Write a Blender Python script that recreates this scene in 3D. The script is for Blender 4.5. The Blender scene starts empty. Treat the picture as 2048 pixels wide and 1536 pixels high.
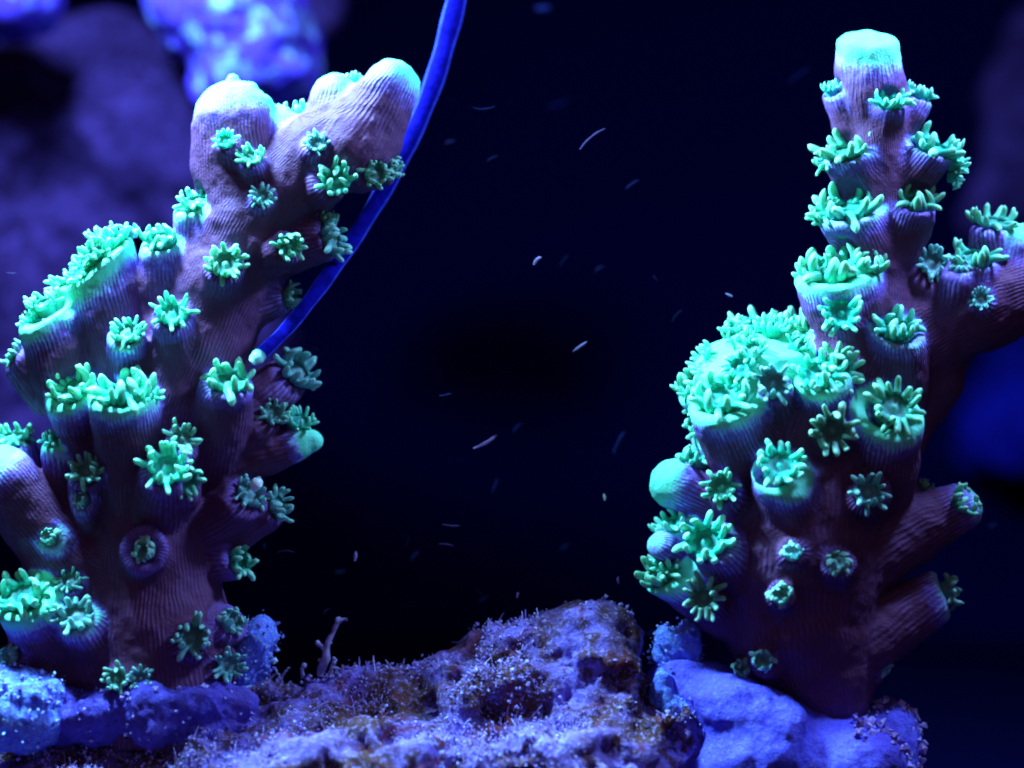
import bpy, math, random
import numpy as np
from mathutils import Vector, Matrix
random.seed(7); RNG = np.random.default_rng(7)
S = bpy.context.scene; COL = S.collection
D = 45.0                                   # camera distance to the plane of the two corals (1 unit = 1 cm)
S.unit_settings.scale_length = 0.01

# ---------------------------------------------------------------- camera
cam = bpy.data.cameras.new('camera'); camo = bpy.data.objects.new('camera', cam); COL.objects.link(camo)
camo.location = (0, -D, 0); camo.rotation_euler = (math.radians(90), 0, 0)
cam.sensor_width = 36; cam.lens = 36*D/20.48; cam.clip_start = 0.5; cam.clip_end = 400
cam.dof.use_dof = True; cam.dof.focus_distance = D-0.9; cam.dof.aperture_fstop = 0.062
S.camera = camo
S.render.engine = 'CYCLES'; S.cycles.filter_width = 2.0
# ---------------------------------------------------------------- room light through the front glass
W = bpy.data.worlds.new('World'); S.world = W; W.use_nodes = True
W.node_tree.nodes['Background'].inputs[0].default_value = (0.60, 0.54, 0.86, 1)
W.node_tree.nodes['Background'].inputs[1].default_value = 0.145
# ---------------------------------------------------------------- aquarium lamp, up and to the left
def area(name, loc, target, size, sy, energy, color):
    l = bpy.data.lights.new(name, 'AREA'); l.shape = 'RECTANGLE'; l.size = size; l.size_y = sy
    l.energy = energy; l.color = color
    o = bpy.data.objects.new(name, l); COL.objects.link(o); o.location = loc
    o.rotation_euler = (Vector(target)-Vector(loc)).to_track_quat('-Z', 'Y').to_euler()
    return o
area('aquarium_lamp', (-11.8, -0.8, 18.6), (0.5, 0.3, 0), 5, 4, 54000, (0.24, 0.64, 1.0))
area('aquarium_lamp', (13.5, -2.5, 16.0), (4, 0, -5), 5, 4, 9500, (0.26, 0.50, 1.0))
S.view_settings.view_transform = 'Standard'; S.view_settings.look = 'None'
S.view_settings.exposure = 0; S.view_settings.gamma = 1

# ---------------------------------------------------------------- helpers
def P3(u, v, y):                           # a place in the tank from its bearing and its depth
    s = (D+y)/D
    return np.array([(u-1024)/100*s, y, (768-v)/100*s])
def nrm(a): a = np.asarray(a, float); return a/np.linalg.norm(a)
_H = RNG.random((64, 64, 64)).astype(np.float32)
def vnoise(p, f=1.0, o=0.0):
    q = p*f+o+100.0; i = np.floor(q).astype(int); t = q-i; t = t*t*(3-2*t); i &= 63; j = (i+1) & 63
    x0, y0, z0 = i.T; x1, y1, z1 = j.T; a, b, c = t.T
    def L(m, n, w): return m+(n-m)*w
    return L(L(L(_H[x0,y0,z0],_H[x1,y0,z0],a), L(_H[x0,y1,z0],_H[x1,y1,z0],a), b),
             L(L(_H[x0,y0,z1],_H[x1,y0,z1],a), L(_H[x0,y1,z1],_H[x1,y1,z1],a), b), c)*2-1
def fbm(p, f, n=4, o=0.0):
    r = 0; a = 1
    for k in range(n): r = r+a*vnoise(p, f, o+k*7.3); f *= 2.03; a *= .5
    return r
def smin(a, b, k): h = np.maximum(k-np.abs(a-b), 0)/k; return np.minimum(a, b)-h*h*k*.25
def smax(a, b, k): return -smin(-a, -b, k)
def sst(x, a, b): t = np.clip((x-a)/(b-a), 0, 1); return t*t*(3-2*t)

def mesh(name, V, F, mat, attrs=None, normals=None, smooth=True):
    me = bpy.data.meshes.new(name)
    V = np.asarray(V, np.float32)
    if isinstance(F, np.ndarray):
        n, k = F.shape
        me.vertices.add(len(V)); me.vertices.foreach_set('co', V.ravel())
        me.loops.add(n*k); me.loops.foreach_set('vertex_index', F.astype(np.int32).ravel())
        me.polygons.add(n); me.polygons.foreach_set('loop_start', np.arange(0, n*k, k, dtype=np.int32))
        me.update(calc_edges=True)
    else:
        me.from_pydata(V.tolist(), [], F)
    me.polygons.foreach_set('use_smooth', np.full(len(me.polygons), smooth))
    for k, a in (attrs or {}).items():
        at = me.attributes.new(k, 'FLOAT', 'POINT'); at.data.foreach_set('value', np.asarray(a, np.float32))
    if mat: me.materials.append(mat)
    if normals is not None: me.normals_split_custom_set_from_vertices(normals.tolist())
    me.update(); return me
def obj(name, me, parent=None, loc=None, mat=None):
    o = bpy.data.objects.new(name, me); COL.objects.link(o)
    if parent: o.parent = parent
    if loc is not None: o.location = loc
    if mat is not None: o.matrix_local = mat
    return o
def tag(o, label=None, cat=None, group=None, kind=None):
    for k, v in (('label', label), ('category', cat), ('group', group), ('kind', kind)):
        if v: o[k] = v
    return o
def empty(name, loc):
    o = bpy.data.objects.new(name, None); COL.objects.link(o); o.location = loc; o.empty_display_size = .3; return o

# signed distance grid + surface nets
class Field:
    def __init__(s, lo, hi, h):
        s.lo = np.array(lo, float); s.h = h; s.n = np.ceil((np.array(hi)-s.lo)/h).astype(int)+1
        s.f = np.full(s.n, 1.0, np.float32)
    def box(s, lo, hi):
        a = np.clip(np.floor((np.array(lo)-s.lo)/s.h).astype(int), 0, s.n); b = np.clip(np.ceil((np.array(hi)-s.lo)/s.h).astype(int)+1, 0, s.n)
        if np.any(b <= a): return None, None
        sl = tuple(slice(a[i], b[i]) for i in range(3))
        g = [s.lo[i]+s.h*np.arange(a[i], b[i]) for i in range(3)]
        return sl, np.stack(np.meshgrid(*g, indexing='ij'), -1)
    def add(s, fn, lo, hi, k):
        sl, p = s.box(np.array(lo)-k-.12, np.array(hi)+k+.12)
        if sl: s.f[sl] = smin(s.f[sl], np.minimum(fn(p), 1.0), k)
    def cut(s, fn, lo, hi, k):
        sl, p = s.box(np.array(lo)-k-.1, np.array(hi)+k+.1)
        if sl: s.f[sl] = smax(s.f[sl], -fn(p), k)
    def nets(s):
        F = s.f.copy()
        for a in range(3):
            ix = [slice(None)]*3
            for e in (0, -1): ix[a] = e; F[tuple(ix)] = np.maximum(F[tuple(ix)], .01)
        I = F < 0; c = np.zeros(np.array(F.shape)-1, np.int8); nx, ny, nz = F.shape
        offs = [(i, j, k) for i in (0, 1) for j in (0, 1) for k in (0, 1)]
        for i, j, k in offs: c += I[i:nx-1+i, j:ny-1+j, k:nz-1+k]
        act = np.argwhere((c > 0) & (c < 8)); idx = np.full(c.shape, -1, np.int32); idx[tuple(act.T)] = np.arange(len(act))
        val = {o: F[act[:,0]+o[0], act[:,1]+o[1], act[:,2]+o[2]] for o in offs}
        pos = np.zeros((len(act), 3)); cnt = np.zeros(len(act))
        for o in offs:
            for a in range(3):
                if o[a] == 0:
                    q = list(o); q[a] = 1; va, vb = val[o], val[tuple(q)]; m = (va < 0) != (vb < 0)
                    t = np.where(m, va/np.where(m, va-vb, 1), 0); e = np.tile(np.array(o, float), (len(act), 1)); e[:, a] += t
                    pos[m] += e[m]; cnt[m] += 1
        V = s.lo+s.h*(act+pos/cnt[:, None]); Q = []
        for a in range(3):
            b, d = (a+1) % 3, (a+2) % 3; sl0 = [slice(None)]*3; sl1 = [slice(None)]*3; sl0[a] = slice(0, -1); sl1[a] = slice(1, None)
            A, B = I[tuple(sl0)], I[tuple(sl1)]; e = np.argwhere(A != B); ok = (e[:, b] > 0) & (e[:, d] > 0) & (e[:, b] < F.shape[b]-1) & (e[:, d] < F.shape[d]-1); e = e[ok]
            ins = A[tuple(e.T)]; r = []
            for db, dd in ((1, 1), (0, 1), (0, 0), (1, 0)):
                q = e.copy(); q[:, b] -= db; q[:, d] -= dd; r.append(idx[tuple(q.T)])
            q = np.stack(r, 1); q[~ins] = q[~ins][:, ::-1]; Q.append(q)
        return V, np.concatenate(Q)
def vnormals(V, F):
    n = np.cross(V[F[:,2]]-V[F[:,0]], V[F[:,3]]-V[F[:,1]]); N = np.zeros_like(V)
    for k in range(4):
        for a in range(3): N[:, a] += np.bincount(F[:, k], n[:, a], len(V))
    return N/np.maximum(np.linalg.norm(N, axis=1), 1e-9)[:, None]
def relax(V, F, it=2):
    for _ in range(it):
        A = np.zeros_like(V); c = np.zeros(len(V))
        for k in range(4):
            j = F[:, (k+1) % 4]
            for a in range(3): A[:, a] += np.bincount(F[:, k], V[j, a], len(V))+np.bincount(j, V[F[:, k], a], len(V))
            c += np.bincount(F[:, k], minlength=len(V))+np.bincount(j, minlength=len(V))
        V = V*.5+.5*A/np.maximum(c, 1)[:, None]
    return V
def seg(p, a, b, r0, r1):
    ba = b-a; h = np.clip(((p-a)@ba)/(ba@ba), 0, 1); return np.linalg.norm(p-a-h[..., None]*ba, axis=-1)-(r0+(r1-r0)*h), h

# ---------------------------------------------------------------- node material helper
class NT:
    def __init__(s, name):
        s.m = bpy.data.materials.new(name); s.m.use_nodes = True; s.t = s.m.node_tree; s.b = s.t.nodes['Principled BSDF']
    def n(s, ty, ins=None, **kw):
        x = s.t.nodes.new(ty)
        for k, v in kw.items(): setattr(x, k, v)
        for k, v in (ins or {}).items(): s.set(x.inputs[k], v)
        return x
    def set(s, i, v):
        if isinstance(v, bpy.types.NodeSocket): s.t.links.new(v, i)
        else: i.default_value = v
    def attr(s, a): return s.n('ShaderNodeAttribute', attribute_name=a).outputs['Fac']
    def math(s, op, a, b=0.0, c=0.0):
        return s.n('ShaderNodeMath', {0: a, 1: b, 2: c}, operation=op).outputs[0]
    def mix(s, f, a, b, mode='MIX'):
        x = s.n('ShaderNodeMix', data_type='RGBA', blend_type=mode); s.set(x.inputs[0], f); s.set(x.inputs[6], c4(a)); s.set(x.inputs[7], c4(b)); return x.outputs[2]
    def noise(s, scale, detail=3, rough=.5, dist=0.0):
        tc = s.n('ShaderNodeTexCoord'); x = s.n('ShaderNodeTexNoise', {'Scale': scale, 'Detail': detail, 'Roughness': rough, 'Distortion': dist}); s.t.links.new(tc.outputs['Object'], x.inputs['Vector']); return x.outputs['Fac']
    def ramp(s, f, *st):
        x = s.n('ShaderNodeValToRGB', {0: f}); e = x.color_ramp.elements
        while len(e) < len(st): e.new(.5)
        for k, (p, c) in enumerate(st): e[k].position = p; e[k].color = c4(c) if not isinstance(c, (int, float)) else (c, c, c, 1)
        return x.outputs[0]
    def bump(s, h, dist, strength=1.0, prev=None):
        x = s.n('ShaderNodeBump', {'Height': h, 'Distance': dist, 'Strength': strength})
        if prev: s.set(x.inputs['Normal'], prev)
        return x.outputs[0]
    def out(s, color, rough=.5, spec=.3, normal=None, **kw):
        s.set(s.b.inputs['Base Color'], c4(color)); s.set(s.b.inputs['Roughness'], rough); s.set(s.b.inputs['Specular IOR Level'], spec)
        if normal: s.set(s.b.inputs['Normal'], normal)
        for k, v in kw.items(): s.set(s.b.inputs[k.replace('_', ' ')], v)
        return s.m
def c4(c): return (*c, 1) if isinstance(c, (tuple, list)) and len(c) == 3 else c

def mat_tissue():
    t = NT('coral_tissue')
    w = t.attr('ridge_weight'); ra = t.math('SINE', t.attr('ridge_first')); rb = t.math('SINE', t.attr('ridge_second'))
    r = t.math('ADD', t.math('MULTIPLY', ra, w), t.math('MULTIPLY', rb, t.math('SUBTRACT', 1.0, w)))
    r = t.math('MULTIPLY_ADD', r, .5, .5)
    brk = t.ramp(t.noise(1.6, 4), (.38, .12), (.62, 1.0)); r = t.math('MULTIPLY', r, brk); r = t.math('MULTIPLY', r, t.ramp(t.noise(7, 2), (.3, .35), (.6, 1.0)))
    tip = t.attr('tip'); ft = t.math('ADD', tip, t.math('MULTIPLY', t.math('SUBTRACT', t.noise(9, 4, .65), .5), .5)); ft = t.math('ADD', ft, t.math('MULTIPLY', t.math('SUBTRACT', r, .35), .28))
    body = t.mix(t.noise(.55, 4), (.155, .034, .090), (.11, .040, .11))
    body = t.mix(t.math('MULTIPLY', r, .5), body, (.24, .10, .33))
    pale = t.mix(t.math('MULTIPLY', r, .3), (.23, .115, .54), (.32, .20, .74))
    c = t.mix(t.ramp(ft, (.16, 0.0), (.46, 1.0)), body, pale)
    c = t.mix(t.ramp(ft, (.46, 0.0), (.62, 1.0)), c, (.38, .46, .94))
    mint = t.ramp(ft, (.60, 0.0), (.78, 1.0)); c = t.mix(mint, c, (.20, .98, .60))
    r = t.math('MULTIPLY', r, t.math('MULTIPLY_ADD', mint, -.85, 1.0))
    nb = t.bump(t.noise(20, 3, .6), .03, .6); nb = t.bump(r, .04, .5, nb)
    return t.out(c, .6, .12, nb)
def mat_polyp(name, base, tipc, disc):
    t = NT(name); a = t.attr('along'); n = t.noise(9, 2)
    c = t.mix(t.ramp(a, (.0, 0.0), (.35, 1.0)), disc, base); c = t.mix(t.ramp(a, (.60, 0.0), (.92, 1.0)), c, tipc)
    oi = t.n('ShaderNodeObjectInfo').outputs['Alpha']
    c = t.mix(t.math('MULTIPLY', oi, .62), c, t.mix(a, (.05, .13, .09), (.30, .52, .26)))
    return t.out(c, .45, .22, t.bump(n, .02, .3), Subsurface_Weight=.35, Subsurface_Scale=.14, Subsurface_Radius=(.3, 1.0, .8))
M_T = mat_tissue()
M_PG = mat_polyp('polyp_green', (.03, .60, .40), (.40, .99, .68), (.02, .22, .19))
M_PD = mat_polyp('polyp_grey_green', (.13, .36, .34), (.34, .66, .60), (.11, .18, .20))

# ---------------------------------------------------------------- polyps
def finger(length, rad, curl, wob, seed, nr=8):
    rr = random.Random(seed); V = []; F = []; A = []; x = z = 0.0; ang = 0.0; yv = 0.0; pt = 0.0
    ts = [0, .2, .4, .58, .72, .82, .90, .96, .99, 1.0]; ns = len(ts)-1
    for i, t in enumerate(ts):
        x += math.cos(ang)*(t-pt); z += math.sin(ang)*(t-pt); yv += wob*(t-pt)*math.sin(3*t); ang += curl*(t-pt); pt = t
        prof = 1.05-.42*t+.10*math.exp(-((t-.78)/.16)**2)
        if t > .76: prof *= math.sqrt(max(0.0, 1-((t-.76)/.24)**2))
        r = rad*max(prof, .03)
        for k in range(nr):
            th = 2*math.pi*k/nr; o = r*math.cos(th); q = r*math.sin(th)
            V.append((x-math.sin(ang)*q, yv+o, z+math.cos(ang)*q)); A.append(.3+.7*t)
    for i in range(ns):
        for k in range(nr): F.append((i*nr+k, i*nr+(k+1) % nr, (i+1)*nr+(k+1) % nr, (i+1)*nr+k))
    F.append(tuple(range(nr-1, -1, -1))); F.append(tuple(ns*nr+k for k in range(nr)))
    return np.array(V), F, np.array(A)
FINGERS = [finger(1, .145+.02*rnd, c, w, i) for i, (rnd, c, w) in enumerate([(0, .5, .1), (1, .9, -.15), (-1, .2, .2), (.5, 1.3, 0), (0, -.3, -.2), (.6, .7, .25), (-.4, 1.0, -.05), (.2, -.6, .1)])]
FM = {}
def finger_mesh(k, m):
    if (k, m.name) not in FM: FM[(k, m.name)] = mesh('tentacle', FINGERS[k][0], FINGERS[k][1], m, {'along': FINGERS[k][2]})
    return FM[(k, m.name)]
def disc_geo(closed):
    prof = [(.46, -.55, .1), (.50, -.25, .2), (.54, -.05, .35), (.50, .05, .3), (.34, .0, .15), (.18, -.05, .05), (.07, .03, .3), (.0, .05, .3)]
    if closed: prof = [(.50, -.5, .2), (.58, -.2, .3), (.58, .0, .35), (.45, .14, .3), (.25, .18, .2), (.12, .10, .05), (.05, .06, .0), (0, .05, 0)]
    n = 18; V = []; A = []; F = []
    for i, (r, z, a) in enumerate(prof):
        for k in range(n):
            th = 2*math.pi*k/n; rr = r*(1+.06*math.cos(6*th)); V.append((rr*math.cos(th), rr*math.sin(th), z)); A.append(a)
    for i in range(len(prof)-1):
        for k in range(n): F.append((i*n+k, i*n+(k+1) % n, (i+1)*n+(k+1) % n, (i+1)*n+k))
    return np.array(V), F, np.array(A)
def polyp(root, rootloc, center, normal, R, kind, separate):
    """kind: g open green, d open dull, c contracted dull, s open but half folded"""
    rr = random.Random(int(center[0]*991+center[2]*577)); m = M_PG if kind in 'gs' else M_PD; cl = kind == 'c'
    z = Vector(normal).normalized(); x = z.orthogonal().normalized(); y = z.cross(x)
    Mp = Matrix((x, y, z)).transposed().to_4x4() @ Matrix.Rotation(rr.random()*6.28, 4, 'Z')
    Mp = Matrix.Translation(Vector(center)-Vector(rootloc)) @ Mp @ Matrix.Scale(R, 4)
    Vd, Fd, Ad = disc_geo(cl); n = rr.choice([13, 14, 15, 16]); T = []; fat = rr.uniform(.85, 1.1); lift = rr.uniform(-.08, .5); lng = rr.uniform(.88, 1.15)
    for k in range(n):
        az = 2*math.pi*(k+rr.uniform(-.22, .22))/n
        if cl: ln = rr.uniform(.22, .34); el = rr.uniform(.3, .9); r0 = .42; zz = .06; sc = 1.7
        else:
            ln = rr.uniform(.46, .60) if k % 2 else rr.uniform(.42, .54); el = rr.uniform(-.1, .35) if k % 2 else rr.uniform(.45, .95); r0 = .44; zz = 0; sc = 1.2
            el += lift; ln *= lng
            if kind == 's': el += .35
            if rr.random() < .1: ln *= 1.2
        sc *= .78*fat*rr.uniform(.85, 1.15)
        T.append((rr.randrange(len(FINGERS)), Matrix.Rotation(az, 4, 'Z') @ Matrix.Translation((r0, 0, zz)) @ Matrix.Rotation(-el, 4, 'Y') @ Matrix.Rotation(rr.uniform(-.25, .25), 4, 'Z') @ Matrix.Diagonal((ln, sc, sc, 1))))
    tone = (1, 1, 1, rr.random()**1.5)
    if separate:
        p = obj('polyp', mesh('polyp', Vd, Fd, m, {'along': Ad}), root, mat=Mp)
        for k, Mt in T: obj('tentacle', finger_mesh(k, m), p, mat=Mt).color = tone
    else:
        V = [Vd]; F = list(Fd); A = [Ad]; o = len(Vd)
        for k, Mt in T:
            fv, ff, fa = FINGERS[k]; B = np.array(Mt); V.append(fv@B[:3, :3].T+B[:3, 3]); A.append(fa); F += [tuple(i+o for i in f) for f in ff]; o += len(fv)
        p = obj('polyp', mesh('polyp', np.concatenate(V), F, m, {'along': np.concatenate(A)}), root, mat=Mp)
    p.color = tone
    return p

# ---------------------------------------------------------------- corals
def coral(name, label, group, chains, cups, bounds, nsep):
    """chains: lists of (u,v,y,r px). cups: (tip u,v,y, r, base u,v,y, r, normal, pigment, polyp list)"""
    h = .05; lo = P3(bounds[0], bounds[3], 0); hi = P3(bounds[2], bounds[1], 0)
    fld = Field((lo[0], -3.4, lo[2]), (hi[0], 2.9, hi[2]), h); prims = []
    for ci, ch in enumerate(chains):
        pts = [P3(*c[:3]) for c in ch]; rs = [c[3]/100*(.86 if c[3] > 72 else .95) for c in ch]; n = round(2*math.pi*np.mean(rs)/.072)
        for i in range(len(ch)-1): prims.append(dict(a=pts[i], b=pts[i+1], r0=rs[i], r1=rs[i+1], cup=None, n=n, g=0))
    nch = len(prims)
    for c in cups:
        tip = P3(*c[0:3]); r = c[3]/100; base = P3(*c[4:7]); r0 = c[7]/100; nn = nrm(c[8])
        prims.append(dict(a=base, b=tip, r0=r0, r1=r, cup=nn, n=max(10, round(2*math.pi*max(r, .25)/.078)), g=c[9], tip=tip, pol=c[10] if len(c) > 10 else None, dome=(len(c) > 11 and c[11] == 1), flat=(len(c) > 11 and c[11] == 2)))
    def pd(p, q):
        b = q['b']
        if q['cup'] is None: return seg(p, q['a'], b, q['r0'], q['r1'])
        d, hh = seg(p, q['a'], b+q['cup']*(0.0 if q['dome'] else q['r1']*.5), q['r0'], q['r1'])
        if not q['dome']: d = smax(d, (p-q['tip'])@q['cup'], .10)
        return d, hh
    for q in prims:
        m = max(q['r0'], q['r1'])*1.6; fld.add(lambda p: pd(p, q)[0], np.minimum(q['a'], q['b'])-m, np.maximum(q['a'], q['b'])+m, .36 if q['cup'] is None else .10)
    for q in prims[nch:]:
        if q['dome'] or q['flat']: continue
        r = q['r1']*.70; c = q['tip']+q['cup']*q['r1']*.25
        fld.cut(lambda p: np.linalg.norm(p-c, axis=-1)-r, c-r, c+r, .08)
    V, F = fld.nets(); V = relax(V, F, 2); N = vnormals(V, F)
    V = V+N*(.055*fbm(V, 1.1, 3)+.022*fbm(V, 4.0, 2)+.02*np.maximum(0, vnoise(V, 7.5, 31.)-.25))[:, None]; N = vnormals(V, F)
    nv = len(V); d1 = np.full(nv, 9.); d2 = np.full(nv, 9.); i1 = np.zeros(nv, int); ph1 = np.zeros(nv); ph2 = np.zeros(nv); h1 = np.zeros(nv); tip = np.zeros(nv)
    warp = 4.0*fbm(V, .8, 3)+1.5*fbm(V, 3.2, 2, 11.)
    for k, q in enumerate(prims):
        m = max(q['r0'], q['r1'])*1.6+.6; s = np.all((V > np.minimum(q['a'], q['b'])-m) & (V < np.maximum(q['a'], q['b'])+m), axis=1); s = np.flatnonzero(s)
        if not len(s): continue
        p = V[s]; d, hh = pd(p, q); ax = nrm(q['b']-q['a']); e2 = nrm(np.cross(ax, (0, 1, .01))); e1 = np.cross(e2, ax)
        if e1[1] > 0: e1 = -e1
        rel = p-q['a']; th = np.arctan2(rel@e2, rel@e1); ph = th*q['n']+warp[s]
        if q['cup'] is not None:
            t = (p-q['tip'])@q['cup'] if not q['dome'] else (p-q['b'])@ax-q['r1']; near = sst(-d, -.22, -.02)
            L = .45+.5*q['g']+(.3 if q['dome'] else 0)
            tip[s] = np.maximum(tip[s], q['g']*near*np.clip(1+t/L, 0, 1)**1.5)
        b = d < d1[s]; sb = s[b]; d2[sb] = d1[sb]; ph2[sb] = ph1[sb]; d1[sb] = d[b]; ph1[sb] = ph[b]; i1[sb] = k; h1[sb] = hh[b]
        b2 = (~b) & (d < d2[s]); sb = s[b2]; d2[sb] = d[b2]; ph2[sb] = ph[b2]
    w = .5+.5*sst(d2-d1, 0, .25)
    loc = P3(chains[0][0][0], chains[0][0][1], 0)-np.array([0, 0, .3]); root = empty(name, loc); tag(root, label, 'coral', group)
    at = dict(tip=tip, ridge_first=ph1, ridge_second=ph2, ridge_weight=w)
    pv = np.where((i1 >= nch) & (h1 > .18), i1, -1); pf = pv[F]; own = np.where(np.all(pf == pf[:, :1], axis=1), pf[:, 0], -1)
    for k in sorted(set(own.tolist())):
        f = F[own == k]
        if len(f) < 12: continue
        u, inv = np.unique(f, return_inverse=True)
        me = mesh('branch' if k < 0 else 'corallite', V[u]-loc, inv.reshape(f.shape), M_T, {a: x[u] for a, x in at.items()}, N[u])
        obj('branch' if k < 0 else 'corallite', me, root)
    pl = []
    for q in prims[nch:]:
        for e in (q['pol'] or []):
            if len(e) == 2: pl.append((q['tip']+q['cup']*(.04 if not q['dome'] else q['r1']*.95), q['cup'], e[0]/100, e[1]))
            else: pl.append((P3(*e[0:3]), nrm(e[5]), e[3]/100, e[4]))
    pl.sort(key=lambda t: -t[2])
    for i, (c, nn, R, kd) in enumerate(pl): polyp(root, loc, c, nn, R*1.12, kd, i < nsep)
    return root

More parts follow.
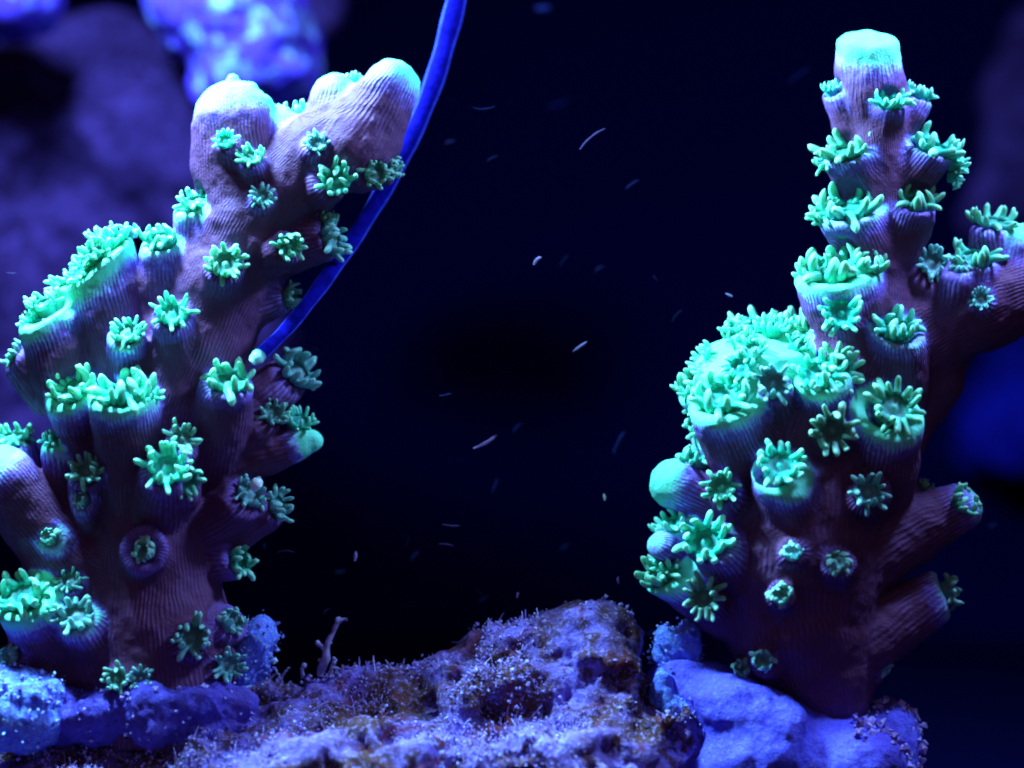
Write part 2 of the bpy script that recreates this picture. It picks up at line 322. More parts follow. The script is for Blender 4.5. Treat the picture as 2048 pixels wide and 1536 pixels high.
UP = (0, -.4, 1)
L_CH = [[(330,1420,0,190),(318,1270,0,166),(308,1110,0,138),(310,960,0,122),(335,820,0,122),(390,690,0,124),(440,570,0,120),(490,470,0,118),(545,380,0,100),(600,320,0,90)],
        [(560,400,0,85),(640,300,0,80),(700,255,-.1,70)],
        [(300,900,.2,110),(210,790,.3,80)],
        [(260,1200,0,120),(130,1120,-.2,85),(90,1040,-.2,60)],
        [(300,1330,0,150),(180,1320,-.3,90)]]
L_CU = [
 (468,250,0,86, 480,400,0,92, (-.1,-.15,1), 1.3, None, 1),
 (562,255,.1,46, 550,400,0,66, (.3,-.2,1), 1.2, None, 1),
 (672,195,.1,50, 640,330,0,64, (-.2,-.1,1), 1.08, None, 1),
 (780,176,-.1,58, 705,295,-.1,92, (.5,-.2,1), 1.1, None, 1),
 (402,222,-.1,9, 430,250,0,16, (-.7,-.2,.7), 1.2, None, 1),
 (428,184,-.2,9, 445,230,0,16, (-.4,-.2,1), 1.2, None, 1),
 (466,160,-.1,11, 466,230,0,16, (0,-.2,1), 1.2, None, 1),
 (505,176,-.1,10, 495,230,0,16, (.3,-.2,1), 1.2, None, 1),
 (534,202,-.2,9, 520,240,0,16, (.5,-.2,1), 1.2, None, 1),
 (590,232,.2,30, 590,330,0,45, UP, .9, [(38,'g')]),
 (705,165,.5,20, 690,260,.2,30, (0,-.1,1), .7, [(26,'g')]),
 (394,408,-.35,42, 400,560,0,60, (-.15,-.5,1), .85, [(45,'g')]),
 (503,318,-1.05,27, 515,390,-.4,32, (.05,-.75,.8), .5, [(34,'g')]),
 (452,284,-.95,24, 470,340,-.4,30, (-.1,-.9,.5), .35, [(27,'s')]),
 (525,395,-1.15,24, 525,430,-.4,30, (.1,-1,.3), .4, [(28,'d')]),
 (632,290,-.95,24, 620,330,-.4,30, (.1,-1,.5), .4, [(27,'d')]),
 (672,362,-.9,38, 630,390,-.2,45, (.1,-.9,.2), .3, [(46,'s')]),
 (748,345,-.6,36, 680,320,-.1,50, (.5,-.8,-.1), .25, [(38,'d')]),
 (780,335,-.2,32, 700,330,0,50, (1,-.3,.1), .35, [(30,'d')]),
 (660,480,-.3,42, 560,500,0,60, (1,-.4,.3), .3, [(52,'d'),(655,432,-.3,24,'d',(.6,-.4,.8))]),
 (578,492,-1.2,30, 540,520,-.4,40, (.2,-1,.05), .25, [(36,'s')]),
 (452,530,-1.35,40, 440,600,-.3,48, (0,-.85,.45), .3, [(46,'g')]),
 (322,482,-.55,40, 335,660,0,56, (-.1,-.55,1), .85, [(46,'g')]),
 (206,512,-.25,80, 250,740,-.1,70, (-.62,-.30,.8), 1.2, [(228,480,-.35,38,'g',(-.3,-.5,1)),(192,505,-.75,36,'g',(-.4,-.6,.8)),(160,545,-.6,36,'g',(-.6,-.5,.7)),(205,470,.2,36,'g',(-.4,-.2,1)),(168,518,.1,38,'g',(-.7,-.2,.8)),(262,462,-.2,22,'c',(0,-.3,1))], 2),
 (132,565,-.15,40, 175,730,0,48, (-.6,-.35,1), .9, [(38,'g')]),
 (95,622,-.55,58, 140,790,-.3,62, (-.5,-.35,.9), 1.0, [(88,608,-.6,38,'g',(-.3,-.5,1)),(62,640,-.5,32,'g',(-.7,-.3,.8))]),
 (32,712,-.1,28, 100,790,.1,45, (-.8,-.3,.5), .4, [(32,'d')]),
 (346,630,-1.35,40, 350,750,-.2,50, (.05,-.85,.6), .55, [(45,'g')]),
 (257,668,-1.25,36, 265,780,-.2,46, (-.1,-.8,.7), .75, [(40,'g')]),
 (150,782,-1.0,50, 190,920,-.1,60, (-.35,-.65,.8), .9, [(60,'g')]),
 (248,792,-1.55,66, 275,980,-.4,72, (-.05,-.5,1), .9, [(68,'g'),(290,785,-1.6,38,'g',(.4,-.6,.8))]),
 (460,768,-1.3,50, 425,920,-.2,62, (.1,-.65,.8), .55, [(56,'g')]),
 (590,745,.1,44, 460,850,0,62, (.65,-.55,.5), .3, [(52,'d')]),
 (578,595,-.1,30, 490,620,0,50, (1,-.3,.2), .5, [(34,'d')]),
 (545,830,-.5,28, 480,890,-.2,45, (.3,-.9,.5), .2, [(34,'d')]),
 (600,885,-.25,34, 430,940,0,62, (.9,-.3,.3), .5, [(598,842,-.3,38,'g',(.3,-.6,.8))], 1),
 (624,882,-.3,22, 590,892,-.3,24, (.9,-.3,.3), 1.6, None, 1),
 (362,880,-1.55,34, 345,960,-.3,46, (.5,-.75,.5), .3, [(40,'d')]),
 (335,938,-1.95,46, 320,1050,-.3,66, (.0,-.9,.45), .5, [(56,'g')]),
 (372,960,-1.75,30, 345,1030,-.3,46, (.5,-.9,-.1), .3, [(38,'g')]),
 (498,990,-.7,40, 380,1070,-.1,60, (.6,-.75,.45), .3, [(42,'d')]),
 (552,1012,-.3,34, 430,1070,0,55, (.9,-.4,.3), .25, [(40,'d')]),
 (476,1125,-.3,34, 370,1130,0,50, (.9,-.45,.3), .5, [(44,'g')]),
 (112,885,-.6,28, 135,1020,-.1,42, UP, .9, [(32,'g')]),
 (175,945,-1.1,34, 185,1030,-.3,46, (-.1,-.8,.6), .5, [(38,'d')]),
 (165,1000,-1.1,22, 190,1060,-.3,34, (-.2,-.9,.3), .6, [(22,'c')]),
 (28,880,.2,38, 70,1020,.2,50, UP, .5, [(46,'g')]),
 (8,960,-.6,66, 150,1130,-.2,78, (-.5,-.3,1), 1.2, None, 1),
 (100,1075,-1.0,26, 140,1100,-.4,34, (-.1,-1,.3), .7, [(26,'c')]),
 (290,1100,-1.62,42, 295,1120,-.6,56, (-.05,-1,.15), .4, [(32,'c')]),
 (45,1195,-1.3,58, 120,1320,-.3,76, (-.2,-.65,.8), 1.15, [(62,'g'),(78,1220,-1.5,30,'g',(.1,-.8,.6))]),
 (140,1165,-1.0,26, 150,1220,-.3,38, (0,-.8,.6), .5, [(30,'d')]),
 (152,1235,-1.4,40, 200,1320,-.4,60, (-.05,-.75,.6), .7, [(46,'d')]),
 (385,1275,-1.45,36, 380,1310,-.4,50, (.15,-1,.2), .25, [(46,'d')]),
 (462,1245,-.7,40, 390,1290,0,56, (.5,-.7,.5), .35, [(38,'c')]),
 (455,1330,-.9,36, 400,1350,0,56, (.6,-.9,.1), .2, [(36,'d')]),
 (235,1358,-1.55,26, 240,1370,-.6,34, (-.1,-1,.25), .25, [(34,'d')]),
 (282,1358,-1.6,20, 280,1370,-.6,30, (0,-1,.25), .25, [(26,'d')]),
 (20,1310,-1.2,26, 80,1320,-.5,40, (-.2,-1,.2), .4, [(28,'c')]),
 (45,1375,-1.0,40, 110,1350,-.4,60, (-.3,-.7,-.7), .1, [(50,'d')]),
]
R_CH = [[(1660,1440,0,72),(1645,1350,0,118),(1598,1240,0,172),(1592,1110,0,192),(1610,990,0,180),(1635,870,0,155),(1690,740,0,125),(1730,620,0,98),(1745,500,0,82),(1755,400,0,70),(1755,300,0,62),(1745,200,0,66),(1735,130,0,62)],
        [(1600,880,0,120),(1545,790,-.1,100),(1515,765,-.1,70)],
        [(1720,760,.2,95),(1850,668,.1,92),(1960,612,0,94),(2080,565,0,92)],
        [(1640,1060,0,120),(1700,1100,0,90)],
        [(1760,880,.4,100),(1850,760,.5,72),(1885,705,.5,52)]]
R_CU = [
 (1733,74,-.05,58, 1742,210,0,70, (0,-.42,1), 1.25, None, 2),
 (1666,182,-.1,30, 1712,280,0,40, (-.3,-.4,1), .62, [(26,'g')]),
 (1780,208,-.65,36, 1770,280,-.1,42, (.05,-.45,1), .62, [(44,'g')]),
 (1836,195,-.05,30, 1795,270,0,38, (.4,-.25,1), .6, [(36,'g')]),
 (1690,308,-.45,52, 1742,395,0,52, (-.25,-.4,1), .66, [(60,'g'),(1655,320,-.4,34,'g',(-.8,-.4,.6))]),
 (1868,300,-.35,50, 1790,400,0,50, (.35,-.4,1), .62, [(62,'g'),(1912,315,-.3,38,'g',(.9,-.3,.5)),(1912,352,-.2,26,'g',(1,-.3,-.1))]),
 (1695,425,-.5,68, 1748,540,0,62, (-.2,-.4,1), .75, [(72,'g'),(1650,430,-.5,38,'g',(-.6,-.4,.8))]),
 (1832,410,-.5,50, 1782,530,0,50, (.1,-.45,1), .5, [(54,'g')]),
 (1668,545,-.65,80, 1715,720,-.1,82, (-.15,-.42,1), .92, [(76,'g'),(1735,530,-.9,44,'g',(.3,-.5,1)),(1632,540,-.6,44,'g',(-.5,-.4,.9))]),
 (1682,628,-1.3,32, 1700,680,-.3,40, (-.1,-1,.3), .3, [(46,'g')]),
 (1792,662,-1.1,54, 1795,800,0,62, (.12,-.6,.85), .72, [(56,'g')]),
 (1865,530,-.35,34, 1840,600,0,50, (.1,-.85,.4), .2, [(44,'d')]),
 (1950,522,-.45,46, 1920,620,0,60, (-.05,-.5,1), .6, [(58,'g')]),
 (1985,450,.1,46, 1990,580,0,55, (.05,-.35,1), .5, [(54,'g')]),
 (2045,500,-.1,52, 2030,600,0,60, (-.1,-.2,1), 1.15, None, 1),
 (1920,535,-.75,30, 1910,620,-.3,44, (-.1,-.7,.8), .55, [(30,'c')]),
 (1448,705,-.35,70, 1530,860,-.1,84, (-.45,-.55,.85), 1.6, [(1478,672,-.2,36,'g',(-.3,-.4,1)),(1405,720,-.1,34,'g',(-.9,-.3,.6))], 2),
 (1552,692,-.85,58, 1560,830,-.3,74, (.05,-.42,1), 1.5, [(1506,700,-1.1,34,'g',(-.4,-.8,.6)),(1545,655,-.4,40,'g',(0,-.4,1)),(1598,690,-1.0,30,'g',(.5,-.6,.7)),(1480,735,-1.2,38,'g',(-.2,-.9,.5))], 2),
 (1625,660,-.2,36, 1610,780,0,50, (.2,-.4,1), 1.0, [(42,'g')]),
 (1512,655,.1,44, 1540,780,0,60, (-.1,-.35,1), 1.0, [(50,'g')]),
 (1585,650,.1,44, 1580,780,0,60, (.1,-.4,1), 1.0, [(50,'g')]),
 (1470,660,-.1,26, 1520,760,0,50, (-.4,-.4,1), 1.0, [(32,'g')]),
 (1445,800,-1.2,72, 1510,950,-.3,82, (-.25,-.6,.9), .95, [(74,'g')]),
 (1385,770,-.3,38, 1480,850,0,60, (-.8,-.4,.6), .8, [(42,'g')]),
 (1400,842,-.3,36, 1480,910,0,60, (-.9,-.4,.1), .7, [(44,'g')]),
 (1545,768,-1.6,30, 1560,830,-.4,45, (-.05,-1,.05), .35, [(46,'d')]),
 (1640,752,-1.5,50, 1680,860,-.2,62, (-.25,-.75,.7), .95, [(56,'g'),(1660,765,-1.6,30,'g',(.1,-.9,.4))]),
 (1675,738,-1.25,36, 1690,830,-.2,50, (.5,-.85,.25), .3, [(52,'g')]),
 (1775,822,-1.4,66, 1745,980,-.2,78, (.1,-.72,.65), .92, [(1788,815,-1.6,60,'g',(.15,-.85,.45))]),
 (1665,862,-1.75,36, 1660,900,-.4,54, (.0,-1,-.05), .25, [(52,'d')]),
 (1548,945,-1.8,56, 1600,1080,-.3,72, (.1,-.72,.65), .85, [(1560,930,-1.95,54,'g',(.05,-.8,.6))]),
 (1350,968,-.35,50, 1490,1030,-.1,72, (-.7,-.3,.8), 1.25, [(1392,915,-.4,42,'g',(-.2,-.4,1))], 1),
 (1442,975,-1.35,32, 1480,1010,-.3,44, (-.15,-1,.15), .4, [(42,'g')]),
 (1412,1085,-1.3,50, 1480,1150,-.2,64, (-.15,-.85,.5), .6, [(60,'g')]),
 (1345,1055,-.4,38, 1450,1120,0,55, (-.6,-.3,.85), .8, [(46,'g')]),
 (1330,1092,-.7,32, 1420,1140,-.1,45, (-.5,-.5,.6), .72, None, 1),
 (1322,1150,-.6,46, 1460,1220,-.1,66, (-.55,-.55,.7), 1.0, [(50,'g'),(1335,1125,-.7,34,'g',(-.3,-.6,.8))]),
 (1408,1195,-1.25,28, 1440,1220,-.3,40, (-.25,-1,0), .3, [(42,'d')]),
 (1585,1105,-1.9,26, 1590,1120,-.6,36, (-.05,-1,.2), .25, [(28,'c')]),
 (1675,1128,-1.95,32, 1670,1160,-.5,48, (.0,-.85,.5), .3, [(34,'c')]),
 (1562,1190,-1.85,26, 1565,1210,-.6,40, (-.1,-1,.15), .25, [(32,'c')]),
 (1525,1320,-1.35,28, 1540,1340,-.4,40, (-.1,-1,.1), .25, [(32,'c')]),
 (1485,1338,-1.0,20, 1510,1350,-.3,34, (-.3,-1,.1), .25, [(26,'c')]),
 (1735,985,-1.7,38, 1720,1020,-.4,54, (.25,-1,.15), .3, [(46,'d')]),
 (1912,1018,-.1,50, 1690,1125,0,92, (.75,-.4,.6), .85, [(1925,1005,-.5,42,'s',(.6,-.7,.5))], 1),
 (1882,1182,0,42, 1700,1295,0,84, (.9,-.15,.35), .7, [(1900,1185,-.05,40,'d',(1,-.2,.2))]),
 (1762,1335,-.2,26, 1700,1350,0,40, (.9,-.4,.3), .3, [(26,'c')]),
 (1900,715,.3,20, 1840,780,.3,40, (.8,-.2,.4), .45, [(26,'c')]),
 (1918,668,.0,18, 1860,700,0,34, (.7,-.3,-.2), .4, [(22,'c')]),
 (1880,770,.3,18, 1820,800,.3,36, (.9,-.2,.1), .35, [(22,'c')]),
 (1985,662,-.1,16, 1965,620,0,30, (.2,-.3,-.9), .4, [(20,'c')]),
 (1935,672,-.15,18, 1920,630,0,32, (-.1,-.5,-.9), .4, [(22,'c')]),
 (2025,648,-.1,17, 2010,600,0,30, (.1,-.4,-.9), .4, [(20,'c')]),
 (1962,600,-.9,20, 1960,620,-.3,34, (-.1,-1,.3), .4, [(26,'d')]),
 (1805,930,.0,18, 1750,920,0,34, (.9,-.3,.1), .3, [(22,'d')]),
 (1800,900,.2,30, 1740,920,0,50, (.9,-.2,.1), .2, None, 1),
 (1850,980,.4,26, 1760,1040,.3,50, (.5,-.3,.8), .2, [(26,'d')]),
]
coral('branching_coral', 'leaning stony coral on the left with rounded pale lobes at its top', 'branching corals with mint green polyps', L_CH, L_CU, (-140, 60, 900, 1480), 24)
coral('branching_coral', 'upright stony coral on the right ending in a flat mint tip', 'branching corals with mint green polyps', R_CH, R_CU, (1240, 20, 2140, 1500), 24)

# ---------------------------------------------------------------- rocks
def blob(name, parts, h, k, amp, freq, mat, parent=None, ylim=4, oct=5, loc=None, pit=.5):
    """parts: (u,v,y, rx, ry, rz px)"""
    C = [P3(*p[:3]) for p in parts]; R = [np.array(p[3:6])/100*(D+p[2])/D for p in parts]
    lo = np.min([c-r for c, r in zip(C, R)], 0)-.6; hi = np.max([c+r for c, r in zip(C, R)], 0)+.6
    f = Field(lo, hi, h)
    for c, r in zip(C, R):
        f.add(lambda p: (np.linalg.norm((p-c)/r, axis=-1)-1)*r.min(), c-r-.3, c+r+.3, k)
    V, F = f.nets(); V = relax(V, F, 1); N = vnormals(V, F)
    V = V+N*(amp*fbm(V, freq, oct, 3.1))[:, None]
    V = V+vnormals(V, F)*(-amp*pit*np.maximum(0, fbm(V, freq*1.7, 3, 9.7)))[:, None]
    N = vnormals(V, F)
    loc = V.mean(0) if loc is None else loc
    o = obj(name, mesh(name, V-loc, F, mat), parent, None if parent else loc)
    return o, V, F, N, loc
def mat_rock(name, violet, brown, pale, lim=(.42, .58), red=(.16, .02, .03), bs=1.0, spec=.12):
    t = NT(name)
    n1 = t.noise(.55*bs, 5, .6, .4); n2 = t.noise(2.6*bs, 5, .65); n3 = t.noise(11*bs, 4, .7)
    c = t.mix(t.ramp(n1, (lim[0], 0.0), (lim[1], 1.0)), brown, violet)
    c = t.mix(t.ramp(n2, (.50, 0.0), (.60, .9)), c, brown); c = t.mix(t.ramp(n3, (.52, 0.0), (.68, .8)), c, pale)
    c = t.mix(t.ramp(t.noise(.8*bs, 3, .5, 1.0), (.58, 0.0), (.66, .8)), c, red)
    b = t.bump(n3, .09, .7); b = t.bump(t.noise(30*bs, 3), .03, .6, b)
    return t.out(c, .8, spec, b)
M_DL = mat_rock('dull_violet', (.15, .095, .62), (.09, .055, .42), (.20, .15, .78), (.3, .7), (.15, .09, .5))
M_RK = mat_rock('reef_rock', (.25, .155, .68), (.10, .034, .030), (.46, .34, .88))
M_EN = mat_rock('encrusted_blue', (.19, .27, .97), (.11, .10, .82), (.50, .82, .98), (.25, .45), (.10, .08, .6))
M_PL = mat_rock('violet_base', (.19, .15, .95), (.12, .085, .84), (.26, .24, .97), (.3, .7), (.12, .07, .56))

rock, RV, RF, RN, RL = blob('rock', [
 (200,1560,.6,330,260,165),(520,1530,.3,230,230,150),(760,1500,0,190,190,150),(1010,1420,-.1,170,180,165),(1170,1370,0,110,150,150),
 (1130,1560,-.6,250,260,190),(700,1620,-1.4,400,220,190),(1280,1520,-.2,130,180,170),(1400,1640,.2,260,260,170),(200,1680,-1,420,260,180),(960,1700,.2,900,330,200)],
 .08, .36, .34, 1.0, M_RK, pit=1.3)
tag(rock, kind='structure')
# gritty crust on the rock: countless grains
def grit(name, V, N, sel, count, smin_, smax_, mat, parent, loc, seed, stretch=1.6):
    g = np.random.default_rng(seed); ids = g.choice(np.flatnonzero(sel), count)
    oc = np.array([(1,0,0),(-1,0,0),(0,1,0),(0,-1,0),(0,0,1),(0,0,-1)], float)
    of = np.array([(0,2,4),(2,1,4),(1,3,4),(3,0,4),(2,0,5),(1,2,5),(3,1,5),(0,3,5)])
    s = g.uniform(0, 1, count)**2.2*(smax_-smin_)+smin_
    pts = oc[None]*(s[:, None, None]*g.uniform(.5, stretch, (count, 6, 1)))
    A = g.normal(size=(count, 3, 3)); Q, _ = np.linalg.qr(A)
    pts = np.einsum('nij,nkj->nki', Q, pts)+(V[ids]+N[ids]*(s*.4)[:, None]+g.normal(size=(count, 3))*.05)[:, None]
    F = (of[None]+6*np.arange(count)[:, None, None]).reshape(-1, 3); shade = np.repeat(g.uniform(0, 1, count), 6)
    o = obj(name, mesh(name, pts.reshape(-1, 3)-loc, F, mat, {'shade': shade}, smooth=False), parent); o['kind'] = 'stuff'; return o
def mat_grit(name, *st):
    t = NT(name); return t.out(t.ramp(t.attr('shade'), *st), .6, .3)
M_GR = mat_grit('grit', (0, (.08, .03, .10)), (.25, (.26, .13, .40)), (.5, (.38, .24, .76)), (.85, (.54, .44, .94)), (1, (.62, .52, .95)))
M_GB = mat_grit('blue_grit', (0, (.2, .12, .5)), (.6, (.32, .32, .9)), (1, (.5, .75, .95)))
cl = vnoise(RV, 1.0, 5.0)+.6*vnoise(RV, 2.7, 1.0)
grit('grit', RV, RN, (RN[:, 2] > -.1) & (RV[:, 1] < 2) & (cl > .04), 17000, .010, .045, M_GR, rock, RL, 3)
grit('grit', RV, RN, (RN[:, 1] < .3) & (RV[:, 1] < 2) & (cl > .1), 5000, .010, .035, M_GR, rock, RL, 4)

def fuzz(count, seed):
    g = np.random.default_rng(seed); ids = g.choice(np.flatnonzero((RN[:, 2] > .1) & (RV[:, 1] < 1.5) & (cl > .22)), count); V = []; F = []; A = []
    for n, i in enumerate(ids):
        p = RV[i]; d = nrm(RN[i]*.7+(0, 0, .5)+g.normal(size=3)*.45); L = g.uniform(.05, .2); w = g.uniform(.008, .018); b = nrm(np.cross(d, g.normal(size=3))); c = np.cross(b, d); bend = g.normal(size=3)*L*.35
        for t, k in ((0, 1.0), (.5, .9), (1, .5)):
            q = p+d*L*t+bend*t*t
            for a in range(3): V.append(q+w*k*(math.cos(2.094*a)*b+math.sin(2.094*a)*c))
        o = 9*n
        F += [(o+3*r+a, o+3*r+(a+1) % 3, o+3*r+3+(a+1) % 3, o+3*r+3+a) for r in range(2) for a in range(3)]+[(o+6, o+7, o+8)]
        A += [g.uniform(.1, .95)]*9
    tag(obj('algae_fuzz', mesh('algae_fuzz', np.array(V)-RL, F, M_GR, {'shade': A}), rock), kind='stuff')
fuzz(1500, 21)

pl, PV, PF, PN, PLo = blob('coral_base', [(1600,1560,0,215,190,165),(1500,1480,-.2,140,150,120),(1690,1540,-.1,140,150,110),(1425,1405,-.25,80,100,82),(1350,1365,-.2,50,70,50),(1790,1460,0,50,60,55),(1478,1418,-1.35,88,70,66),(1556,1474,-1.6,66,60,74),(1500,1540,-1.6,110,70,70),(1705,1545,-1.5,110,70,88),(1390,1400,-.4,60,60,45)], .06, .4, .10, 1.2, M_PL)
tag(pl, 'smooth violet encrusting mound the right coral grows from', 'coral base')
edge = (np.abs(PN[:, 1]) < .5) & (PN[:, 2] > -.3)
grit('grit', PV, PN, edge & (PV[:, 0] > 6.6), 420, .03, .10, M_GR, pl, PLo, 5)
def chunk(name, parts, label, cat, seed, n=140, mat=None, amp=.14, g=M_GB):
    o, V, F, N, lo = blob(name, parts, .05, .25, amp, 1.6, mat or M_EN); tag(o, label, cat, 'bright blue encrusted lumps on the rock')
    if n: grit('grit', V, N, N[:, 1] < .6, n, .015, .06, g, o, lo, seed)
    return o
chunk('encrusted_lump', [(1350,1300,-.1,40,45,36),(1332,1268,-.15,20,28,18),(1372,1262,-.1,16,24,14),(1385,1290,-.3,16,24,30),(1322,1318,-.3,24,28,20)], 'small bright blue lump touching the left foot of the right coral', 'rubble', 11)
chunk('encrusted_lump', [(1328,1380,-.75,28,40,48),(1362,1425,-.9,40,44,44),(1402,1462,-1.0,40,40,34),(1450,1492,-1.15,44,40,26)], 'long pale blue lump sloping down beside the violet base of the right coral', 'rubble', 12)
chunk('encrusted_lump', [(40,1430,-1.6,95,70,75),(-10,1400,-1.5,60,60,60),(80,1385,-1.5,40,50,40)], 'large glowing blue lump below the left coral at the left edge', 'rubble', 13, 300)
chunk('encrusted_lump', [(500,1300,-.2,28,34,46),(526,1275,-.15,9,14,24),(528,1320,-.2,11,18,40),(492,1345,-.2,28,34,30),(512,1268,-.1,16,20,10)], 'small upright blue lump at the right foot of the left coral', 'rubble', 14, 260, amp=.10)
chunk('encrusted_lump', [(150,1430,-1.2,70,70,50),(225,1415,-1.3,75,60,36),(300,1425,-1.5,60,50,50),(370,1408,-1.4,65,50,30),(440,1402,-1.1,70,50,36),(340,1460,-1.2,140,60,50)], 'flat dull violet crust spread under the foot of the left coral', 'rubble', 15, 160, mat=M_DL, amp=.17, g=M_GR)

# ---------------------------------------------------------------- background
def sheet_wall():
    t = NT('tank_wall'); n = t.noise(.05, 3); m = t.out(t.mix(n, (.0006, .0007, .014), (.0007, .0009, .017)), .9, .0)
    V = []; F = []; n = 40
    for i in range(n+1):
        a = math.radians(-100+200*i/n)
        for z in (-10, 60): V.append((70*math.sin(a), -10+55*math.cos(a), z))
    F = [(2*i, 2*i+1, 2*i+3, 2*i+2) for i in range(n)]
    tag(obj('tank_wall', mesh('tank_wall', V, F, m)), kind='structure')
    t = NT('tank_floor'); m = t.out(t.mix(t.noise(3, 4), (.0006, .0006, .008), (.001, .001, .012)), .9, .0)
    G = 24; V = [(-75+150*i/G, -40+90*j/G, -10.0) for j in range(G+1) for i in range(G+1)]
    F = [(j*(G+1)+i, j*(G+1)+i+1, (j+1)*(G+1)+i+1, (j+1)*(G+1)+i) for j in range(G) for i in range(G)]
    tag(obj('tank_floor', mesh('tank_floor', V, F, m)), kind='structure')
sheet_wall()
M_B1 = mat_rock('rock_painted_dim', (.030, .010, .070), (.010, .003, .022), (.050, .018, .12), bs=.5, red=(.012, .004, .03), spec=.01)  # colours darkened to stand in for weak light on these rocks
M_B2 = mat_rock('rock_painted_lit', (.08, .03, .50), (.05, .016, .26), (.30, .42, .85), (.35, .6), (.03, .016, .3), bs=.13, spec=.01)  # same rock with the lamp's brightness put into its colours
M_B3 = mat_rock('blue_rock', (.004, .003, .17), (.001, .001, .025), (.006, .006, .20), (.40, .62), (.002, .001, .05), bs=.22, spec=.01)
def bg(parts, mat, label, h=.16, amp=.4, freq=.5):
    o = blob('background_rock', parts, h, .6, amp, freq, mat, oct=4)[0]; tag(o, label, 'rock', 'blurred rocks behind the corals')
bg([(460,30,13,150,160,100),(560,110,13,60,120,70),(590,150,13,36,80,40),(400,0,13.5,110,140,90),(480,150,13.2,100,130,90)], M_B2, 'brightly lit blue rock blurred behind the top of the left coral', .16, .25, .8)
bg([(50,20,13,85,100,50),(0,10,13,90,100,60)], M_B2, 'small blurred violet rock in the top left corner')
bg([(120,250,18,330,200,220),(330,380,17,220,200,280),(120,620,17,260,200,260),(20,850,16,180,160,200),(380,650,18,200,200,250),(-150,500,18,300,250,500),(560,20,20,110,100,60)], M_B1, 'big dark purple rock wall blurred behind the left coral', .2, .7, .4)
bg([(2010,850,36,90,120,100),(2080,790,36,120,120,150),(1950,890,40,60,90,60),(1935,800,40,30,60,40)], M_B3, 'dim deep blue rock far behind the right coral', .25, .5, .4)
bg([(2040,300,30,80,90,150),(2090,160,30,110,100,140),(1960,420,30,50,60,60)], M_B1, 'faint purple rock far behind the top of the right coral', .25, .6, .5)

# ---------------------------------------------------------------- blue tube
def sweep(pts, rads, nr=12, flat=1.0, flatdir=None):
    pts = np.array(pts); n = len(pts); V = []; A = []; F = []
    for i in range(n):
        t = nrm(pts[min(i+1, n-1)]-pts[max(i-1, 0)]); e1 = nrm(np.cross(t, flatdir if flatdir is not None else (0, 1, .02))); e2 = np.cross(e1, t)
        for k in range(nr):
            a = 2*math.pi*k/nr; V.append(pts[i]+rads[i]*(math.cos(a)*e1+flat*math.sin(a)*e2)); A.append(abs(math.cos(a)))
    for i in range(n-1):
        for k in range(nr): F.append((i*nr+k, i*nr+(k+1) % nr, (i+1)*nr+(k+1) % nr, (i+1)*nr+k))
    F.append(tuple(range(nr))); F.append(tuple((n-1)*nr+k for k in range(nr-1, -1, -1)))
    return np.array(V), F, np.array(A)
def bez(ctrl, n):
    c = np.array(ctrl, float); c = np.vstack([2*c[0]-c[1], c, 2*c[-1]-c[-2]]); out = []
    m = len(c)-3
    for i in range(n+1):
        x = min(i/n*m, m-1e-6); j = int(x); t = x-j; p0, p1, p2, p3 = c[j:j+4]
        out.append(.5*((2*p1)+(-p0+p2)*t+(2*p0-5*p1+4*p2-p3)*t*t+(-p0+3*p1-3*p2+p3)*t**3))
    return np.array(out)
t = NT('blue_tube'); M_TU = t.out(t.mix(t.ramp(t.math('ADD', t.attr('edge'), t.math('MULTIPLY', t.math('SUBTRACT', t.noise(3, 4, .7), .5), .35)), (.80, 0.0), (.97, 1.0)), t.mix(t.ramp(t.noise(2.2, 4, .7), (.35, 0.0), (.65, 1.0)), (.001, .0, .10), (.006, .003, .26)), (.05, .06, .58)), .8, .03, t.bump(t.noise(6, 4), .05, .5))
tp = bez([P3(925,-60,1.6),P3(903,40,1.5),P3(862,180,1.3),P3(800,320,1.0),P3(725,450,.6),P3(650,560,-.2),P3(580,650,-.9),P3(516,714,-1.62)], 60)
tr = np.linspace(.22, .125, 61)*(1+.05*np.sin(np.arange(61)*.9)); root = empty('tube', tp[-1]); tag(root, 'glowing blue curved tube slanting behind the left coral down to a pale tip', 'tube')
V, F, A = sweep(tp, tr, 32, .5); obj('tube_body', mesh('tube_body', V-tp[-1], F, M_TU, {'edge': A}), root)
t = NT('pale_tip'); M_TIP = t.out((.35, .9, .75), .4, .3)
V, F, A = sweep([P3(520,709,-1.60),P3(515,715,-1.68),P3(507,721,-1.74),P3(502,725,-1.78)], [.14, .14, .11, .05], 16, .8); obj('tube_tip', mesh('tube_tip', V-tp[-1], F, M_TIP), root)

# white bead by the dim polyps
V, F, A = sweep(bez([P3(506,966,-1.3), P3(511,968,-1.36), P3(516,972,-1.4), P3(521,976,-1.42)], 8), [.03, .09, .125, .14, .145, .14, .12, .09, .03], 14)
t = NT('white_bead'); MB = t.out((.85, .95, .95), .3, .5); lo = P3(513, 970, -1.35)
tag(obj('bead', mesh('bead', V-lo, F, MB), None, lo), 'round white bead stuck on a dim polyp of the left coral', 'bead')

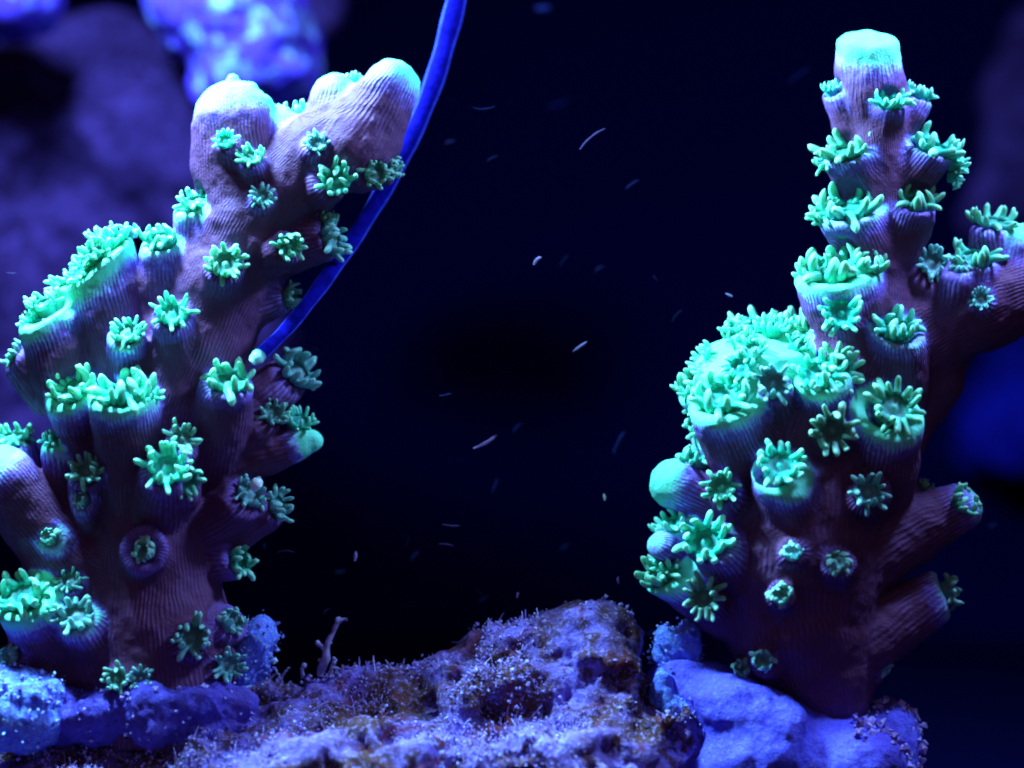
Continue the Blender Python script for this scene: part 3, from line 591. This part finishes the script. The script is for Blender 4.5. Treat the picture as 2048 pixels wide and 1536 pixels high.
# ---------------------------------------------------------------- algae threads on the rock
t = NT('algae_thread'); M_AL = t.out(t.mix(t.noise(8, 3), (.20, .12, .30), (.50, .40, .72)), .7, .2)
def sprig(label, base, lines):
    lo = P3(*base); V = []; F = []; o = 0
    for l in lines:
        pts = bez([P3(*p[:3]) for p in l], 14); r = np.interp(np.linspace(0, 1, 15), np.linspace(0, 1, len(l)), [p[3]/100 for p in l])
        pts = pts+RNG.normal(size=pts.shape)*.012; r = r*RNG.uniform(.7, 1.35, 15); v, f, _ = sweep(pts, r, 7); V.append(v-lo); F += [tuple(i+o for i in q) for q in f]; o += len(v)
    tag(obj('algae_sprig', mesh('algae_sprig', np.concatenate(V), F, M_AL), None, lo), label, 'algae', 'algae sprigs on the rock')
sprig('tallest violet algae sprig, forked, rising from the rock into dark water', (645,1350,0), [[(640,1352,0,7),(652,1318,-.1,7),(655,1290,-.1,5),(668,1262,-.1,4),(676,1244,-.1,4),(694,1239,-.1,3)],[(652,1300,-.1,5),(640,1290,-.1,4),(634,1286,-.2,4)],[(650,1308,-.1,4),(658,1286,0,4),(660,1282,0,2)],[(676,1244,-.1,4),(674,1238,-.1,3),(680,1236,0,2)],[(648,1330,-.1,4),(640,1318,-.1,3)]])
sprig('short knobbly algae sprig just right of the tallest one', (660,1350,-.2), [[(660,1355,-.2,5),(664,1335,-.2,5),(669,1322,-.2,4),(668,1318,-.2,3)],[(664,1335,-.2,3),(682,1338,-.2,2),(686,1330,-.2,2)]])
sprig('thin V shaped algae sprig nearest the left coral', (562,1362,-.2), [[(562,1365,-.2,3),(558,1350,-.2,2),(548,1336,-.2,2)],[(562,1358,-.2,2),(572,1342,-.2,2),(578,1336,-.2,1.5)]])
sprig('tiny algae sprig with a knob end between the V shaped and the tallest sprig', (604,1352,-.2), [[(604,1356,-.2,3),(605,1340,-.2,3),(608,1332,-.2,5),(609,1329,-.2,3)]])

# ---------------------------------------------------------------- flecks drifting in the water
def mat_fl(name, c): t = NT(name); return t.out(t.mix(t.noise(6, 2), c, tuple(x*.7 for x in c)), .8, .03)
M_F = {'b': mat_fl('bright_fleck', (.45, .30, .62)), 'v': mat_fl('violet_fleck', (.075, .045, .13)), 'd': mat_fl('dim_fleck', (.006, .006, .03)), 'u': mat_fl('blue_fleck', (.003, .003, .03)), 'w': mat_fl('white_fleck', (.85, .8, .7))}
GEN = 'tiny dim fleck drifting in the dark water, one of many alike'
def fleck(u, v, L, ang, w, m, label=None, y=0.0):
    n = 7; a = math.radians(ang); dr = np.array([math.cos(a), RNG.uniform(-.3, .3), math.sin(a)]); c = P3(u, v, y); b = RNG.uniform(-.12, .12)
    pts = [c+dr*(t-.5)*L/100+np.array([-dr[2], 0, dr[0]])*b*L/100*(1-(2*t-1)**2) for t in np.linspace(0, 1, n)]
    r = [w*.55/200*x for x in (.35, .8, 1, .95, 1.05, .8, .35)]; r = [x*RNG.uniform(.85, 1.15) for x in r]
    V, F, _ = sweep(pts, r, 7, .6)
    tag(obj('fleck', mesh('fleck', V-c, F, M_F[m]), None, c), label or GEN, 'fleck', 'flecks drifting in the water')
fleck(970,883,54,30,13,'b','brightest violet rod-like fleck in the middle of the dark water')
fleck(1185,278,66,40,6,'v','longest thin violet fleck, slanting in the upper dark water')
fleck(1075,522,22,45,11,'b','short stubby pale fleck near the middle of the upper dark water')
fleck(1160,693,34,35,8,'b','slim pale fleck left of the bright dome of the right coral')
fleck(1208,994,14,100,9,'w','small white oval fleck left of the right coral')
fleck(1035,1190,12,80,8,'b','pale dot-like fleck just above the rock top')
fleck(710,1112,20,85,13,'b','stubby glowing violet fleck above the tallest algae sprig')
fleck(903,1050,38,-5,7,'v','upper of two level violet flecks in the lower dark water')
fleck(893,1090,30,-8,6,'v','lower of two level violet flecks in the lower dark water')
fleck(815,1080,22,75,8,'d','upright bluish fleck left of the two level violet flecks')
fleck(1237,1160,15,92,6,'b','tiny upright pale fleck beside the lowest bright polyps of the right coral')
fleck(572,1105,36,0,5,'v','thin level fleck right of the teal polyp low on the left coral')
fleck(1458,590,16,-22,7,'b','tiny pale fleck above the bright dome of the right coral')
fleck(915,1283,26,4,6,'v','level violet fleck touching the left shoulder of the rock top')
fleck(22,545,20,0,4,'v','small level fleck before the dark rock at the left edge')
fleck(1240,885,52,62,22,'u','broad faint blue smudge-like flake left of the right coral', 2)
fleck(990,970,34,70,16,'u','broad faint blue flake below the brightest fleck', 2)
fleck(630,698,14,0,14,'d','round blue fleck beside the teal polyp at the tube end', .5)
for *a, lab in [
 (653,1223,18,42,6,'v','slim slanting fleck just above the tip of the tallest algae sprig'),(1355,632,30,50,5,'d','faint slanting fleck left of the topmost dome polyps of the right coral'),
 (1130,1095,24,35,5,'d','faint slanting fleck in the lower water left of the right coral'),(830,1112,22,48,9,'u','dim blue fleck right under the upright bluish fleck'),
 (1035,855,24,45,6,'u','faint blue fleck up and right of the brightest violet fleck'),(958,1188,26,-45,4,'d','one stroke of the crossed pair of faint flecks above the rock, sinking right'),
 (966,1198,22,40,4,'d','other stroke of the crossed pair of faint flecks above the rock, rising right'),(530,1093,10,90,6,'d','tiny upright dot-like fleck touching the teal polyp low on the left coral'),
 (900,285,18,20,14,'u','round dim blue fleck just right of the blue tube'),(985,317,24,28,4,'d','short thin fleck in the upper water between blue tube and longest thin fleck'),
 (1200,540,18,30,12,'u','round faint blue fleck right of the short stubby pale fleck'),(1130,520,26,52,4,'u','hair-thin dim fleck just right of the short stubby pale fleck'),
 (1310,555,14,-55,5,'d','tiny dim fleck sinking right, in mid water before the dome of the right coral'),(1598,150,56,33,5,'u','long faint streak-like fleck left of the flat mint tip'),
 (1265,370,30,35,12,'u','broad faint blue fleck below the longest thin fleck'),(890,790,26,10,10,'u','dim blue fleck up and left of the brightest violet fleck'),
 (1985,1050,20,20,7,'d','dim fleck right of the thick lower branch of the right coral'),(1085,15,36,0,26,'u','roundest dim blue fleck at the very top of the dark water'),
 (1300,1265,18,35,6,'d','small dim fleck above the dip between rock top and right coral'),(965,213,50,0,6,'u','long faint level fleck right of the blue tube near the top'),
 (1115,208,56,16,4,'u','long faint fleck rising right above the longest thin fleck'),(680,1142,20,5,5,'d','faint level fleck below the stubby glowing violet fleck')]: fleck(*a, lab, y=random.uniform(-5, 9))
